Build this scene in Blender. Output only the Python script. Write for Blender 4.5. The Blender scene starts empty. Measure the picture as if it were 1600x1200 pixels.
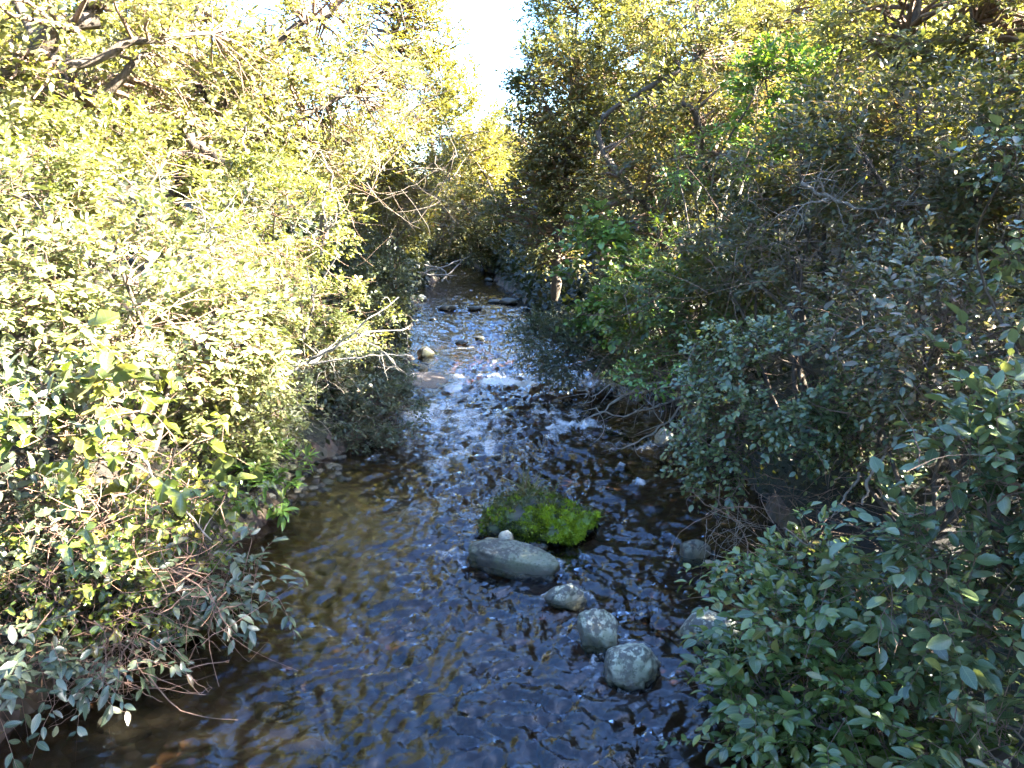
import bpy, math, numpy as np
from mathutils import Matrix, Vector, Euler

# ------------------------------------------------------------------ camera, sky, sun, exposure
SC = bpy.context.scene
COL = SC.collection
CAM_H = 2.5
PITCH = math.radians(12.65)
FOC = 1203.0                      # focal length in pixels of a 1600 px wide picture
cd = bpy.data.cameras.new('camera'); cd.sensor_width = 36.0; cd.lens = FOC / 1600 * 36
cd.clip_start = 0.05; cd.clip_end = 2000
cam = bpy.data.objects.new('camera', cd); COL.objects.link(cam)
cam.location = (0, 0, CAM_H); cam.rotation_euler = (math.pi / 2 - PITCH, 0, 0)
SC.camera = cam

SUN_AZ = math.radians(-12)         # from +X towards +Y
SUN_EL = math.radians(32)
W = bpy.data.worlds.new('World'); SC.world = W; W.use_nodes = True
wn = W.node_tree.nodes; wl = W.node_tree.links
sky = wn.new('ShaderNodeTexSky'); sky.sky_type = 'NISHITA'; sky.sun_disc = False
sky.sun_elevation = SUN_EL; sky.sun_rotation = math.pi / 2 - SUN_AZ
sky.air_density = 1.0; sky.dust_density = 2.0; sky.ozone_density = 4.5
wn['Background'].inputs['Strength'].default_value = 0.05
hs = wn.new('ShaderNodeHueSaturation'); hs.inputs['Saturation'].default_value = 1.12
wl.new(sky.outputs[0], hs.inputs['Color']); wl.new(hs.outputs[0], wn['Background'].inputs['Color'])

sl = bpy.data.lights.new('sun', 'SUN'); sl.energy = 5.0; sl.angle = math.radians(0.53); sl.color = (1.0, 0.93, 0.80)
sun = bpy.data.objects.new('sun', sl); COL.objects.link(sun)
sdir = Vector((math.cos(SUN_EL) * math.cos(SUN_AZ), math.cos(SUN_EL) * math.sin(SUN_AZ), math.sin(SUN_EL)))
sun.rotation_euler = sdir.to_track_quat('Z', 'Y').to_euler()
sun.location = (20, 2, 15)

SC.view_settings.view_transform = 'Standard'; SC.view_settings.look = 'None'
SC.view_settings.gamma = 1.0; SC.view_settings.exposure = 5.05
SC.cycles.max_bounces = 4; SC.cycles.diffuse_bounces = 1; SC.cycles.glossy_bounces = 2
SC.cycles.transmission_bounces = 4; SC.cycles.transparent_max_bounces = 8
SC.cycles.sample_clamp_indirect = 6.0
SC.cycles.use_adaptive_sampling = True; SC.cycles.adaptive_threshold = 0.03
SC.cycles.debug_use_spatial_splits = False

# ------------------------------------------------------------------ helpers
rng = np.random.default_rng(7)
CP, SP = math.cos(PITCH), math.sin(PITCH)

def P(x, y, D):
    """world point seen at photo pixel (x, y) at forward distance D metres"""
    r = (x - 800) / FOC; u = (600 - y) / FOC
    dy = CP + u * SP; dz = -SP + u * CP
    t = D / dy
    return np.array((r * t, D, CAM_H + dz * t))

def GP(x, y, z=0.0):
    """point of the level z seen at photo pixel (x, y)"""
    r = (x - 800) / FOC; u = (600 - y) / FOC
    dy = CP + u * SP; dz = -SP + u * CP
    t = (z - CAM_H) / dz
    return np.array((r * t, dy * t, z))

def project(v):
    d = v - np.array((0, 0, CAM_H))
    f = d[:, 1] * CP - d[:, 2] * SP
    u = d[:, 1] * SP + d[:, 2] * CP
    f = np.maximum(f, 1e-3)
    return 800 + FOC * d[:, 0] / f, 600 - FOC * u / f, f

def _h(i, j, k, s):
    n = (i.astype(np.int64) * 374761393 + j.astype(np.int64) * 668265263 + k.astype(np.int64) * 2147483647 + s * 1274126177) & 0xffffffff
    n = ((n ^ (n >> 13)) * 1274126177) & 0xffffffff
    n = ((n ^ (n >> 16)) * 2246822519) & 0xffffffff
    return ((n ^ (n >> 15)) & 0xffffff) / float(0xffffff)

def noise(p, s=0):
    p = np.asarray(p, float)
    if p.shape[-1] == 2: p = np.concatenate([p, np.zeros(p.shape[:-1] + (1,))], -1)
    f0 = np.floor(p); f = p - f0; f = f * f * f * (f * (f * 6 - 15) + 10)
    i, j, k = (f0[..., a].astype(np.int64) for a in range(3))
    r = 0
    for a in (0, 1):
        for b in (0, 1):
            for c in (0, 1):
                w = (f[..., 0] if a else 1 - f[..., 0]) * (f[..., 1] if b else 1 - f[..., 1]) * (f[..., 2] if c else 1 - f[..., 2])
                r = r + w * _h(i + a, j + b, k + c, s)
    return r * 2 - 1

def fbm(p, oct=4, s=0, gain=0.5):
    r = 0; a = 1; q = np.asarray(p, float)
    for o in range(oct):
        r = r + a * noise(q, s + o * 17); q = q * 2.03 + 3.1; a *= gain
    return r

def unit(v):
    return v / np.maximum(np.linalg.norm(v, axis=-1, keepdims=True), 1e-9)

def mesh_from(name, V, F, smooth=False, mats=(), midx=None, rnd=None, uv=None):
    V = np.asarray(V, np.float32); F = np.asarray(F, np.int32)
    me = bpy.data.meshes.new(name)
    k = F.shape[1]
    me.vertices.add(len(V)); me.vertices.foreach_set('co', V.ravel())
    me.loops.add(F.size); me.loops.foreach_set('vertex_index', F.ravel())
    me.polygons.add(len(F)); me.polygons.foreach_set('loop_start', np.arange(0, F.size, k, dtype=np.int32))
    me.polygons.foreach_set('loop_total', np.full(len(F), k, np.int32))
    if smooth: me.polygons.foreach_set('use_smooth', np.ones(len(F), bool))
    for m in mats: me.materials.append(m)
    if midx is not None: me.polygons.foreach_set('material_index', np.asarray(midx, np.int32))
    if rnd is not None:
        a = me.attributes.new('rnd', 'FLOAT', 'POINT'); a.data.foreach_set('value', np.asarray(rnd, np.float32))
    if uv is not None:
        a = me.attributes.new('leafuv', 'FLOAT2', 'POINT'); a.data.foreach_set('vector', np.asarray(uv, np.float32).ravel())
    me.update(calc_edges=True)
    return me

def link(name, data, parent=None, loc=None):
    o = bpy.data.objects.new(name, data); COL.objects.link(o)
    if parent is not None: o.parent = parent
    if loc is not None: o.location = loc
    return o

def tag(o, label=None, cat=None, group=None, kind=None):
    if label: o['label'] = label
    if cat: o['category'] = cat
    if group: o['group'] = group
    if kind: o['kind'] = kind
    return o

# ------------------------------------------------------------------ materials
class NT:
    def __init__(s, name):
        s.m = bpy.data.materials.new(name); s.m.use_nodes = True
        s.t = s.m.node_tree; s.t.nodes.clear()
        s.out = s.n('ShaderNodeOutputMaterial')
    def n(s, t, **kw):
        nd = s.t.nodes.new(t)
        for k, v in kw.items(): setattr(nd, k, v)
        return nd
    def l(s, a, b): s.t.links.new(a, b)
    def ramp(s, fac, stops, interp='LINEAR'):
        r = s.n('ShaderNodeValToRGB'); r.color_ramp.interpolation = interp
        e = r.color_ramp.elements
        while len(e) < len(stops): e.new(0.5)
        for i, (p, c) in enumerate(stops):
            e[i].position = p; e[i].color = (*c, 1) if len(c) == 3 else c
        s.l(fac, r.inputs[0]); return r.outputs[0]
    def math(s, op, a, b=None, c=None, clamp=False):
        m = s.n('ShaderNodeMath', operation=op); m.use_clamp = clamp
        for i, v in enumerate((a, b, c)):
            if v is None: continue
            if isinstance(v, (int, float)): m.inputs[i].default_value = v
            else: s.l(v, m.inputs[i])
        return m.outputs[0]
    def mix(s, fac, a, b, mode='MIX'):
        m = s.n('ShaderNodeMix', data_type='RGBA', blend_type=mode)
        for sock, v in ((m.inputs[0], fac), (m.inputs[6], a), (m.inputs[7], b)):
            if isinstance(v, (int, float)): sock.default_value = v
            elif isinstance(v, tuple): sock.default_value = (*v, 1)
            else: s.l(v, sock)
        return m.outputs[2]
    def noise(s, scale, detail=4, rough=0.55, vec=None):
        nn = s.n('ShaderNodeTexNoise'); nn.inputs['Scale'].default_value = scale
        nn.inputs['Detail'].default_value = detail; nn.inputs['Roughness'].default_value = rough
        if vec is not None: s.l(vec, nn.inputs['Vector'])
        return nn.outputs[0]
    def map(s, v, a, b, c=0.0, d=1.0):
        m = s.n('ShaderNodeMapRange'); s.l(v, m.inputs[0])
        for i, x in enumerate((a, b, c, d)): m.inputs[i + 1].default_value = x
        return m.outputs[0]

def leaf_mat(name, stops, rough=0.42, trans=0.35, near=False, spec=0.5, tint=(1.5, 1.35, 0.5)):
    N = NT(name)
    at = N.n('ShaderNodeAttribute', attribute_name='rnd')
    oi = N.n('ShaderNodeObjectInfo')
    v = N.math('FRACT', N.math('ADD', at.outputs['Fac'], N.math('MULTIPLY', oi.outputs['Random'], 1.0 if near else 0.0)))
    col = N.ramp(v, stops)
    geo = N.n('ShaderNodeNewGeometry')
    # small blemishes over the leaf
    nz = N.noise(34 if near else 9, 3, vec=geo.outputs['Position'])
    col = N.mix(0.35, col, N.ramp(nz, [(0.3, (0.55, 0.55, 0.5)), (0.7, (1.35, 1.3, 1.25))]), 'MULTIPLY')
    if near:
        uv = N.n('ShaderNodeAttribute', attribute_name='leafuv')
        sx = N.n('ShaderNodeSeparateXYZ'); N.l(uv.outputs['Vector'], sx.inputs[0])
        rib = N.map(N.math('ABSOLUTE', sx.outputs[0]), 0.0, 0.09, 0.45, 0.0)
        ang = N.math('ADD', N.math('MULTIPLY', sx.outputs[1], 60), N.math('MULTIPLY', N.math('ABSOLUTE', sx.outputs[0]), -14))
        vein = N.math('MULTIPLY', N.map(N.math('SINE', ang), 0.75, 1.0, 0.0, 0.22), 1.0)
        col = N.mix(N.math('MAXIMUM', rib, vein), col, (0.16, 0.2, 0.09))
        pale = N.mix(0.45, col, (0.11, 0.14, 0.085))
        col = N.mix(geo.outputs['Backfacing'], col, pale)
    p = N.n('ShaderNodeBsdfPrincipled'); N.l(col, p.inputs['Base Color'])
    p.inputs['Roughness'].default_value = rough; p.inputs['Specular IOR Level'].default_value = spec
    tr = N.n('ShaderNodeBsdfTranslucent'); N.l(N.mix(1.0, col, tint, 'MULTIPLY'), tr.inputs[0])
    mx = N.n('ShaderNodeMixShader'); mx.inputs[0].default_value = trans
    N.l(p.outputs[0], mx.inputs[1]); N.l(tr.outputs[0], mx.inputs[2]); N.l(mx.outputs[0], N.out.inputs[0])
    return N.m

PAL = {
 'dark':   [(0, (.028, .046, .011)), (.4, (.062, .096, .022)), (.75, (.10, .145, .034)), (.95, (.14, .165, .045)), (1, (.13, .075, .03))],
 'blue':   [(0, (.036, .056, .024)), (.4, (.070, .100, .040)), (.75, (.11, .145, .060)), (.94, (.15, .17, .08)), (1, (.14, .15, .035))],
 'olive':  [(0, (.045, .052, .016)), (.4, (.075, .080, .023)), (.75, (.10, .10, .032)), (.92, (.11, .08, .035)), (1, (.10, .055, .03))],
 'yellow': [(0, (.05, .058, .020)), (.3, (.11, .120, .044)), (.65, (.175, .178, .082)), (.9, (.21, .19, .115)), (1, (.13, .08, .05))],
 'lit':    [(0, (.060, .080, .024)), (.3, (.12, .145, .045)), (.65, (.19, .205, .080)), (.93, (.24, .235, .12)), (1, (.15, .085, .045))],  # sunlit, overexposed brightness put into the leaf colour
 'bright': [(0, (.06, .12, .02)), (.5, (.10, .19, .03)), (.9, (.14, .23, .045)), (1, (.19, .21, .035))],
 'grey':   [(0, (.036, .050, .030)), (.4, (.062, .080, .048)), (.75, (.095, .112, .070)), (.92, (.12, .125, .085)), (1, (.095, .065, .04))],
 'mixed':  [(0, (.028, .038, .014)), (.3, (.060, .070, .028)), (.6, (.105, .105, .048)), (.82, (.14, .115, .065)), (1, (.13, .075, .045))],
 'brown':  [(0, (.030, .030, .016)), (.35, (.055, .048, .026)), (.7, (.080, .060, .034)), (1, (.11, .075, .045))],
 'far':    [(0, (.06, .068, .02)), (.4, (.12, .12, .032)), (.8, (.16, .15, .05)), (1, (.16, .12, .05))],
  'moss': [(0, (.014, .018, .005)), (.35, (.045, .060, .008)), (.65, (.13, .19, .006)), (1, (.25, .33, .012))],
 'dim':    [(0, (.010, .014, .006)), (.5, (.022, .030, .012)), (.9, (.04, .042, .018)), (1, (.05, .03, .015))],  # shade of the dark hollows put into the undergrowth's leaf colour
 'lobed':  [(0, (.055, .080, .012)), (.5, (.085, .115, .014)), (.85, (.125, .13, .02)), (1, (.11, .08, .02))],
}
 
MAT = {}
for k, st in PAL.items():
    MAT[k] = leaf_mat('leaf_' + k, st, rough=0.36 if k in ('blue', 'dark', 'grey', 'lit') else 0.46, trans=0.48 if k in ('mixed', 'olive', 'bright', 'yellow', 'far') else 0.38)
    MAT[k + '_near'] = leaf_mat('leaf_near_' + k, st, rough=0.27, trans=0.26, near=True, spec=0.65)

def bark_mat(name, a, b, scale=9):
    N = NT(name)
    g = N.n('ShaderNodeNewGeometry')
    mp = N.n('ShaderNodeMapping'); mp.inputs['Scale'].default_value = (1, 1, 0.35); N.l(g.outputs['Position'], mp.inputs[0])
    nz = N.noise(scale, 6, 0.65, mp.outputs[0])
    col = N.ramp(nz, [(0.3, a), (0.65, b)])
    p = N.n('ShaderNodeBsdfPrincipled'); N.l(col, p.inputs['Base Color']); p.inputs['Roughness'].default_value = 0.85
    bp = N.n('ShaderNodeBump'); bp.inputs['Strength'].default_value = 0.8; bp.inputs['Distance'].default_value = 0.02
    N.l(N.noise(scale * 4, 5, 0.7, mp.outputs[0]), bp.inputs['Height']); N.l(bp.outputs[0], p.inputs['Normal'])
    N.l(p.outputs[0], N.out.inputs[0]); return N.m
BARK = bark_mat('bark_brown', (.018, .013, .009), (.075, .055, .036))
BARKP = bark_mat('bark_pale', (.045, .036, .028), (.17, .15, .12))
BARKD = bark_mat('bark_dark', (.015, .012, .009), (.05, .04, .03))
TWIG = bark_mat('twig_brown', (.07, .04, .025), (.17, .11, .07), 30)
TWIGR = bark_mat('twig_red', (.10, .05, .032), (.22, .13, .085), 30)
TWIGP = bark_mat('twig_pale', (.085, .068, .050), (.23, .20, .16), 30)

def rock_mat(name, base, light, moss=0.0, lichen=0.5):
    N = NT(name)
    tc = N.n('ShaderNodeTexCoord'); g = N.n('ShaderNodeNewGeometry'); v = tc.outputs['Object']
    n1 = N.noise(5, 8, 0.65, v); n2 = N.noise(26, 6, 0.75, v)
    col = N.ramp(n1, [(0.3, base), (0.7, light)])
    col = N.mix(0.45, col, N.ramp(n2, [(0.3, (.4, .4, .4)), (0.7, (1.5, 1.45, 1.35))]), 'MULTIPLY')
    vo = N.n('ShaderNodeTexVoronoi'); vo.inputs['Scale'].default_value = 26; N.l(v, vo.inputs['Vector'])
    sep = N.n('ShaderNodeSeparateXYZ'); N.l(g.outputs['Normal'], sep.inputs[0])
    up = N.map(sep.outputs[2], -0.1, 0.8)
    spots = N.math('MULTIPLY', N.map(N.math('ADD', vo.outputs['Distance'], N.math('MULTIPLY', n2, 0.5)), 0.52, 0.42), up)
    patch = N.math('MULTIPLY', N.map(N.math('ADD', N.noise(30, 5, 0.7, v), N.math('MULTIPLY', N.math('SUBTRACT', N.noise(7, 4, 0.6, v), 0.5), 0.9)), 0.46, 0.55), up)
    lic = N.math('MULTIPLY', N.math('MAXIMUM', N.math('MULTIPLY', spots, 0.8), patch), lichen)
    col = N.mix(lic, col, (.36, .36, .27))
    pit = N.map(N.noise(42, 4, 0.7, v), 0.36, 0.43, 0.8, 0.0)
    col = N.mix(pit, col, (.025, .025, .02))
    if moss:
        mo = N.math('MULTIPLY', N.map(N.noise(4, 6, 0.7, v), 0.45, 0.6), moss)
        col = N.mix(mo, col, (.05, .075, .015))
    sp = N.n('ShaderNodeSeparateXYZ'); N.l(g.outputs['Position'], sp.inputs[0])
    wet = N.map(N.math('ADD', sp.outputs[2], N.math('MULTIPLY', n1, -0.06)), 0.0, 0.08, 1.0, 0.0)
    col = N.mix(wet, col, N.mix(1.0, col, (.35, .33, .30), 'MULTIPLY'))
    p = N.n('ShaderNodeBsdfPrincipled'); N.l(col, p.inputs['Base Color'])
    N.l(N.map(wet, 0, 1, 0.75, 0.2), p.inputs['Roughness'])
    bp = N.n('ShaderNodeBump'); bp.inputs['Strength'].default_value = 0.7; bp.inputs['Distance'].default_value = 0.015
    N.l(N.math('ADD', n1, N.math('MULTIPLY', n2, 0.5)), bp.inputs['Height']); N.l(bp.outputs[0], p.inputs['Normal'])
    N.l(p.outputs[0], N.out.inputs[0]); return N.m
ROCK = rock_mat('rock_grey', (.028, .026, .021), (.072, .066, .057), 0.35, 0.25)
ROCKL = rock_mat('rock_lichen', (.042, .040, .034), (.11, .105, .092), 0.4, 0.85)
ROCKD = rock_mat('rock_dark', (.02, .02, .018), (.055, .05, .045), 0.2, 0.05)
ROCKP = rock_mat('rock_pale', (.14, .13, .105), (.32, .30, .25), 0.25, 0.5)
ROCKB = rock_mat('rock_brown', (.035, .025, .017), (.085, .06, .04), 0.3, 0.0)
ROCKBM = rock_mat('rock_moss', (.012, .012, .009), (.035, .033, .024), 0.9, 0.0)

def soil_mat():
    N = NT('soil'); g = N.n('ShaderNodeNewGeometry'); v = g.outputs['Position']
    n1 = N.noise(0.8, 8, 0.65, v); n2 = N.noise(16, 6, 0.7, v); n3 = N.noise(70, 3, 0.6, v)
    col = N.ramp(n2, [(0.3, (.008, .006, .004)), (0.55, (.020, .015, .010)), (0.75, (.042, .032, .021))])
    col = N.mix(N.map(n1, 0.45, 0.6), col, N.ramp(n3, [(0.35, (.010, .014, .005)), (0.65, (.028, .034, .012))]))
    p = N.n('ShaderNodeBsdfPrincipled'); N.l(col, p.inputs['Base Color']); p.inputs['Roughness'].default_value = 0.9
    bp = N.n('ShaderNodeBump'); bp.inputs['Distance'].default_value = 0.05; N.l(n2, bp.inputs['Height']); N.l(bp.outputs[0], p.inputs['Normal'])
    N.l(p.outputs[0], N.out.inputs[0]); return N.m
def bed_mat():
    N = NT('stream_bed'); g = N.n('ShaderNodeNewGeometry'); v = g.outputs['Position']
    n1 = N.noise(1.3, 7, 0.6, v)
    vo = N.n('ShaderNodeTexVoronoi'); vo.inputs['Scale'].default_value = 11; N.l(v, vo.inputs['Vector'])
    col = N.ramp(n1, [(0.3, (.018, .013, .008)), (0.5, (.052, .034, .020)), (0.68, (.085, .062, .038))])
    col = N.mix(0.3, col, vo.outputs['Color'], 'OVERLAY')
    col = N.mix(0.6, col, (.052, .034, .020))
    p = N.n('ShaderNodeBsdfPrincipled'); N.l(col, p.inputs['Base Color']); p.inputs['Roughness'].default_value = 0.8
    bp = N.n('ShaderNodeBump'); bp.inputs['Distance'].default_value = 0.05; N.l(vo.outputs['Distance'], bp.inputs['Height']); N.l(bp.outputs[0], p.inputs['Normal'])
    N.l(p.outputs[0], N.out.inputs[0]); return N.m
def water_mat():
    N = NT('stream_water'); g = N.n('ShaderNodeNewGeometry'); v = g.outputs['Position']
    bp = N.n('ShaderNodeBump'); bp.inputs['Strength'].default_value = 0.45; bp.inputs['Distance'].default_value = 0.012
    mp = N.n('ShaderNodeMapping'); mp.inputs['Scale'].default_value = (1.0, 0.8, 1); N.l(v, mp.inputs[0])
    N.l(N.math('ADD', N.noise(22, 4, 0.6, mp.outputs[0]), N.math('MULTIPLY', N.noise(9, 2, 0.5, mp.outputs[0]), 1.5)), bp.inputs['Height'])
    fr = N.n('ShaderNodeFresnel'); fr.inputs['IOR'].default_value = 1.45; N.l(bp.outputs[0], fr.inputs['Normal'])
    gl = N.n('ShaderNodeBsdfGlossy'); gl.inputs['Roughness'].default_value = 0.035; N.l(bp.outputs[0], gl.inputs['Normal'])
    gl.inputs['Color'].default_value = (.84, .88, 1, 1)
    tr = N.n('ShaderNodeBsdfTransparent'); tr.inputs[0].default_value = (.62, .48, .35, 1)
    df = N.n('ShaderNodeBsdfDiffuse'); df.inputs[0].default_value = (.028, .024, .016, 1)
    m0 = N.n('ShaderNodeMixShader'); m0.inputs[0].default_value = 0.12
    N.l(tr.outputs[0], m0.inputs[1]); N.l(df.outputs[0], m0.inputs[2])
    m1 = N.n('ShaderNodeMixShader'); N.l(fr.outputs[0], m1.inputs[0]); N.l(m0.outputs[0], m1.inputs[1]); N.l(gl.outputs[0], m1.inputs[2])
    at = N.n('ShaderNodeAttribute', attribute_name='foam')
    fn = N.noise(26, 5, 0.7, v)
    fm = N.map(N.math('ADD', at.outputs['Fac'], N.math('MULTIPLY', N.math('SUBTRACT', fn, 0.5), 1.2)), 0.30, 1.0)
    fp = N.n('ShaderNodeBsdfPrincipled'); fp.inputs['Base Color'].default_value = (.72, .74, .76, 1); fp.inputs['Roughness'].default_value = 0.45
    m2 = N.n('ShaderNodeMixShader'); N.l(N.math('MULTIPLY', fm, 0.7), m2.inputs[0]); N.l(m1.outputs[0], m2.inputs[1]); N.l(fp.outputs[0], m2.inputs[2])
    N.l(m2.outputs[0], N.out.inputs[0]); return N.m
def moss_mat(name, a, b):
    N = NT(name); g = N.n('ShaderNodeNewGeometry'); v = g.outputs['Position']
    col = N.ramp(N.noise(16, 6, 0.7, v), [(0.3, a), (0.7, b)])
    p = N.n('ShaderNodeBsdfPrincipled'); N.l(col, p.inputs['Base Color']); p.inputs['Roughness'].default_value = 0.9
    p.inputs['Sheen Weight'].default_value = 0.3
    bp = N.n('ShaderNodeBump'); bp.inputs['Distance'].default_value = 0.02; N.l(N.noise(90, 4, 0.7, v), bp.inputs['Height']); N.l(bp.outputs[0], p.inputs['Normal'])
    N.l(p.outputs[0], N.out.inputs[0]); return N.m
SOIL, BED, WATER = soil_mat(), bed_mat(), water_mat()
SAND = moss_mat('sand', (.07, .04, .022), (.15, .09, .05))
MOSS = moss_mat('moss', (.035, .06, .004), (.15, .22, .006))
GRASSM = leaf_mat('grass', [(0, (.06, .09, .02)), (.5, (.10, .12, .03)), (.8, (.16, .13, .05)), (1, (.13, .08, .04))], trans=0.4)

# ------------------------------------------------------------------ setting: terrain, stream bed, water
EY = np.array((-30, 0, 3, 5.7, 7.5, 9.7, 13, 17, 20.5, 25, 29, 33, 38, 46, 60, 120, 400.))
EL = np.array((-2.6, -2.75, -2.6, -2.15, -1.95, -1.75, -1.75, -2.3, -2.75, -2.95, -3.0, -3.4, -4.6, -7.5, -13, -40, -150.))
ER = np.array((2.2, 2.2, 2.15, 2.15, 2.2, 2.2, 1.5, .75, .40, .0, -.45, -1.0, -2.1, -4.6, -10, -36, -146.))
def edges(y):
    return np.interp(y, EY, EL), np.interp(y, EY, ER)
def ground_z(x, y):
    l, r = edges(y)
    n = fbm(np.stack([x * .9, y * .9], -1), 4, 5)
    d = np.maximum(l - x, x - r) + 0.25 * fbm(np.stack([x * .7, y * .7], -1), 3, 9) * np.exp(-np.abs(np.maximum(l - x, x - r)) * .3)
    out = np.maximum(d, 0)
    left = x < (l + r) / 2
    hill = np.where(left, 0.42, 0.40) * np.minimum(out, 14) + 0.10 * np.maximum(out - 14, 0)
    hill = np.minimum(hill, 9)
    zo = 0.30 * (1 - np.exp(-out / 0.30)) + hill + 0.10 * n * np.minimum(out * 2, 1)
    inn = np.minimum(np.maximum(-d, 0) / 0.9, 1)
    zi = -0.10 - 0.22 * inn + 0.07 * n
    bl = np.clip(d / 0.12 + 0.5, 0, 1)
    return zi * (1 - bl) + zo * bl - 0.05 * (1 - bl) * 0
def gz(x, y): return float(ground_z(np.array([x]), np.array([y]))[0])

def grid_mesh(name, xs, ys, zf, mats, smooth=True):
    X, Y = np.meshgrid(xs, ys); Z = zf(X, Y)
    V = np.stack([X, Y, Z], -1).reshape(-1, 3)
    nx, ny = len(xs), len(ys)
    i = np.arange(nx - 1)[None, :] + nx * np.arange(ny - 1)[:, None]
    F = np.stack([i, i + 1, i + 1 + nx, i + nx], -1).reshape(-1, 4)
    return mesh_from(name, V, F, smooth, mats), V, F

def warp_axis(a, b, fine0, fine1, step, grow=1.18):
    c = list(np.arange(fine0, fine1, step)); s = step; v = c[-1]
    while v < b: s *= grow; v += s; c.append(v)
    s = step; v = c[0]; pre = []
    while v > a: s *= grow; v -= s; pre.append(v)
    return np.array(pre[::-1] + c)
xs = warp_axis(-260, 260, -7, 7, 0.14); ys = warp_axis(-60, 420, 0, 34, 0.16)
me, V, F = grid_mesh('ground', xs, ys, ground_z, (SOIL, BED))
cen = V[F].mean(1)
l_, r_ = edges(cen[:, 1])
inside = ((cen[:, 0] > l_ - 0.1) & (cen[:, 0] < r_ + 0.1) & (cen[:, 2] < 0.12))
me.polygons.foreach_set('material_index', inside.astype(np.int32))
ground = tag(link('ground', me), 'dark leaf-littered soil of the banks and stony stream bed', None, None, 'structure')

# water surface: a fine sheet with real ripples, more turbulent at the riffles
FOAMS = [  # photo pixel, half sizes in metres (across, along), strength
 (765, 592, .6, .9, 1.0), (715, 595, .45, .7, .72), (690, 640, .55, .9, .64), (740, 655, .65, .7, .62), (800, 672, .7, .3, .74), (880, 662, .6, .3, .72),
 (930, 682, .4, .22, .45), (985, 688, .3, .14, .42), (850, 645, .5, .35, .55), (1000, 764, .22, .10, .9), (938, 722, .10, .08, .95), (705, 690, .4, .5, .6),
 (805, 482, .7, .5, .36), (720, 478, .8, .3, .25), (700, 545, .35, .8, .3), (820, 560, .3, .6, .35),
 (690, 720, .5, .4, .35), (640, 760, .4, .4, .3), (870, 780, .3, .12, .45), (700, 870, .25, .15, .5),
 (1060, 1150, .3, .12, .35), (600, 700, .3, .5, .3)]
ROCK_AT = []
def water_z(X, Y):
    p = np.stack([X, Y], -1)
    wq = p + 0.28 * np.stack([fbm(p * 1.7, 3, 41), fbm(p * 1.7, 3, 43)], -1)
    l, r = edges(Y)
    u = (X - l) / np.maximum(r - l, .1)
    mid = np.exp(-((u - .55) / .33) ** 2)
    calm = np.clip(0.22 + 0.95 * mid, 0, 1)
    far = np.clip(Y / 10, 0.55, 1.7)
    q = wq * np.array((8.8, 3.9)) / far[..., None]
    # flow runs towards the camera with diagonal wave crests on the right
    c = 0.94; s = 0.34
    rot = np.stack([q[..., 0] * c + q[..., 1] * s, -q[..., 0] * s + q[..., 1] * c], -1)
    z = 0.027 * (1 - 2 * np.abs(fbm(rot, 4, 61, .55))) + 0.024 * fbm(q * 1.7, 2, 71, .5)
    z += 0.030 * fbm(wq * np.array((2.6, 1.5)), 2, 91) / far ** .3
    z2 = 0.06 * fbm(wq * 2.3, 3, 81)
    f = foam_at(X, Y, raw=True)
    return wakes(X, Y)[0] + (z - 0.01) * calm * far ** .6 * np.clip(1.25 - Y / 32, .5, 1) * .85 + np.clip(f, 0, 1) * (z2 * .7 + .03) * np.clip(Y / 8, .4, 1.2)
FG = [(GP(a, b), c, d, e) for a, b, c, d, e in FOAMS]
WAKES = [(GP(797, 888), .34, .16), (GP(886, 944), .15, .11), (GP(936, 1008), .14, .13), (GP(990, 1055), .20, .16), (GP(835, 835), .46, .34), (GP(1085, 872), .15, .12), (GP(1040, 690), .15, .12), (GP(1128, 1000), .18, .14)]
def wakes(X, Y):
    """how the current piles up against the stones and trails off below them"""
    up = np.zeros_like(X); col = np.zeros_like(X)
    for g, a, b in WAKES:
        dx = (X - g[0]) / a; dy = (Y - g[1] - b * .5) / b; d = np.sqrt(dx * dx + dy * dy)
        ring = np.exp(-((d - 1.12) / .22) ** 2)
        up += .022 * ring * np.clip(dy, -.6, 1)
        down = np.clip(-(Y - g[1]), 0, 3)
        vee = np.exp(-((np.abs(X - g[0]) - a - .42 * down) / (.045 + .05 * down)) ** 2) * (Y < g[1]) * np.exp(-down / .5)
        up += .020 * vee
        col = np.maximum(col, .40 * ring * (dy > -.2) + .30 * vee)
    return up, col
def foam_at(X, Y, raw=False):
    f = np.zeros_like(X)
    p = np.stack([X, Y], -1)
    wx = X + .35 * fbm(p * 1.3, 3, 101); wy = Y + .45 * fbm(p * 1.3, 3, 103)
    for g, a, b, e in FG:
        f = np.maximum(f, e * np.exp(-((wx - g[0]) / a) ** 2 - ((wy - g[1]) / b) ** 2))
    if raw: return f
    f = np.maximum(f, wakes(X, Y)[1])
    st = np.clip(0.5 + 0.9 * fbm(np.stack([wx * 4.5, wy * 2.6], -1), 4, 111), 0, 1)
    return np.clip(f * (0.35 + 1.05 * st), 0, 1)
nu, nv = 225, 760
uu = np.linspace(-0.12, 1.12, nu)
tt = np.linspace(0, 1, nv); yy = -3 + 5.0 * tt * 1.0 + 0
yy = np.concatenate([np.linspace(-3, 2.2, 30, endpoint=False), 2.2 * np.exp(np.linspace(0, math.log(60 / 2.2), nv - 30))])
Lw, Rw = edges(yy)
Xw = Lw[:, None] + (Rw - Lw)[:, None] * uu[None, :]; Yw = np.repeat(yy[:, None], nu, 1)
Zw = water_z(Xw, Yw)
Vw = np.stack([Xw, Yw, Zw], -1).reshape(-1, 3)
i = np.arange(nu - 1)[None, :] + nu * np.arange(nv - 1)[:, None]
Fw = np.stack([i, i + 1, i + 1 + nu, i + nu], -1).reshape(-1, 4)
wm = mesh_from('stream_water', Vw, Fw, True, (WATER,))
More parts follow.
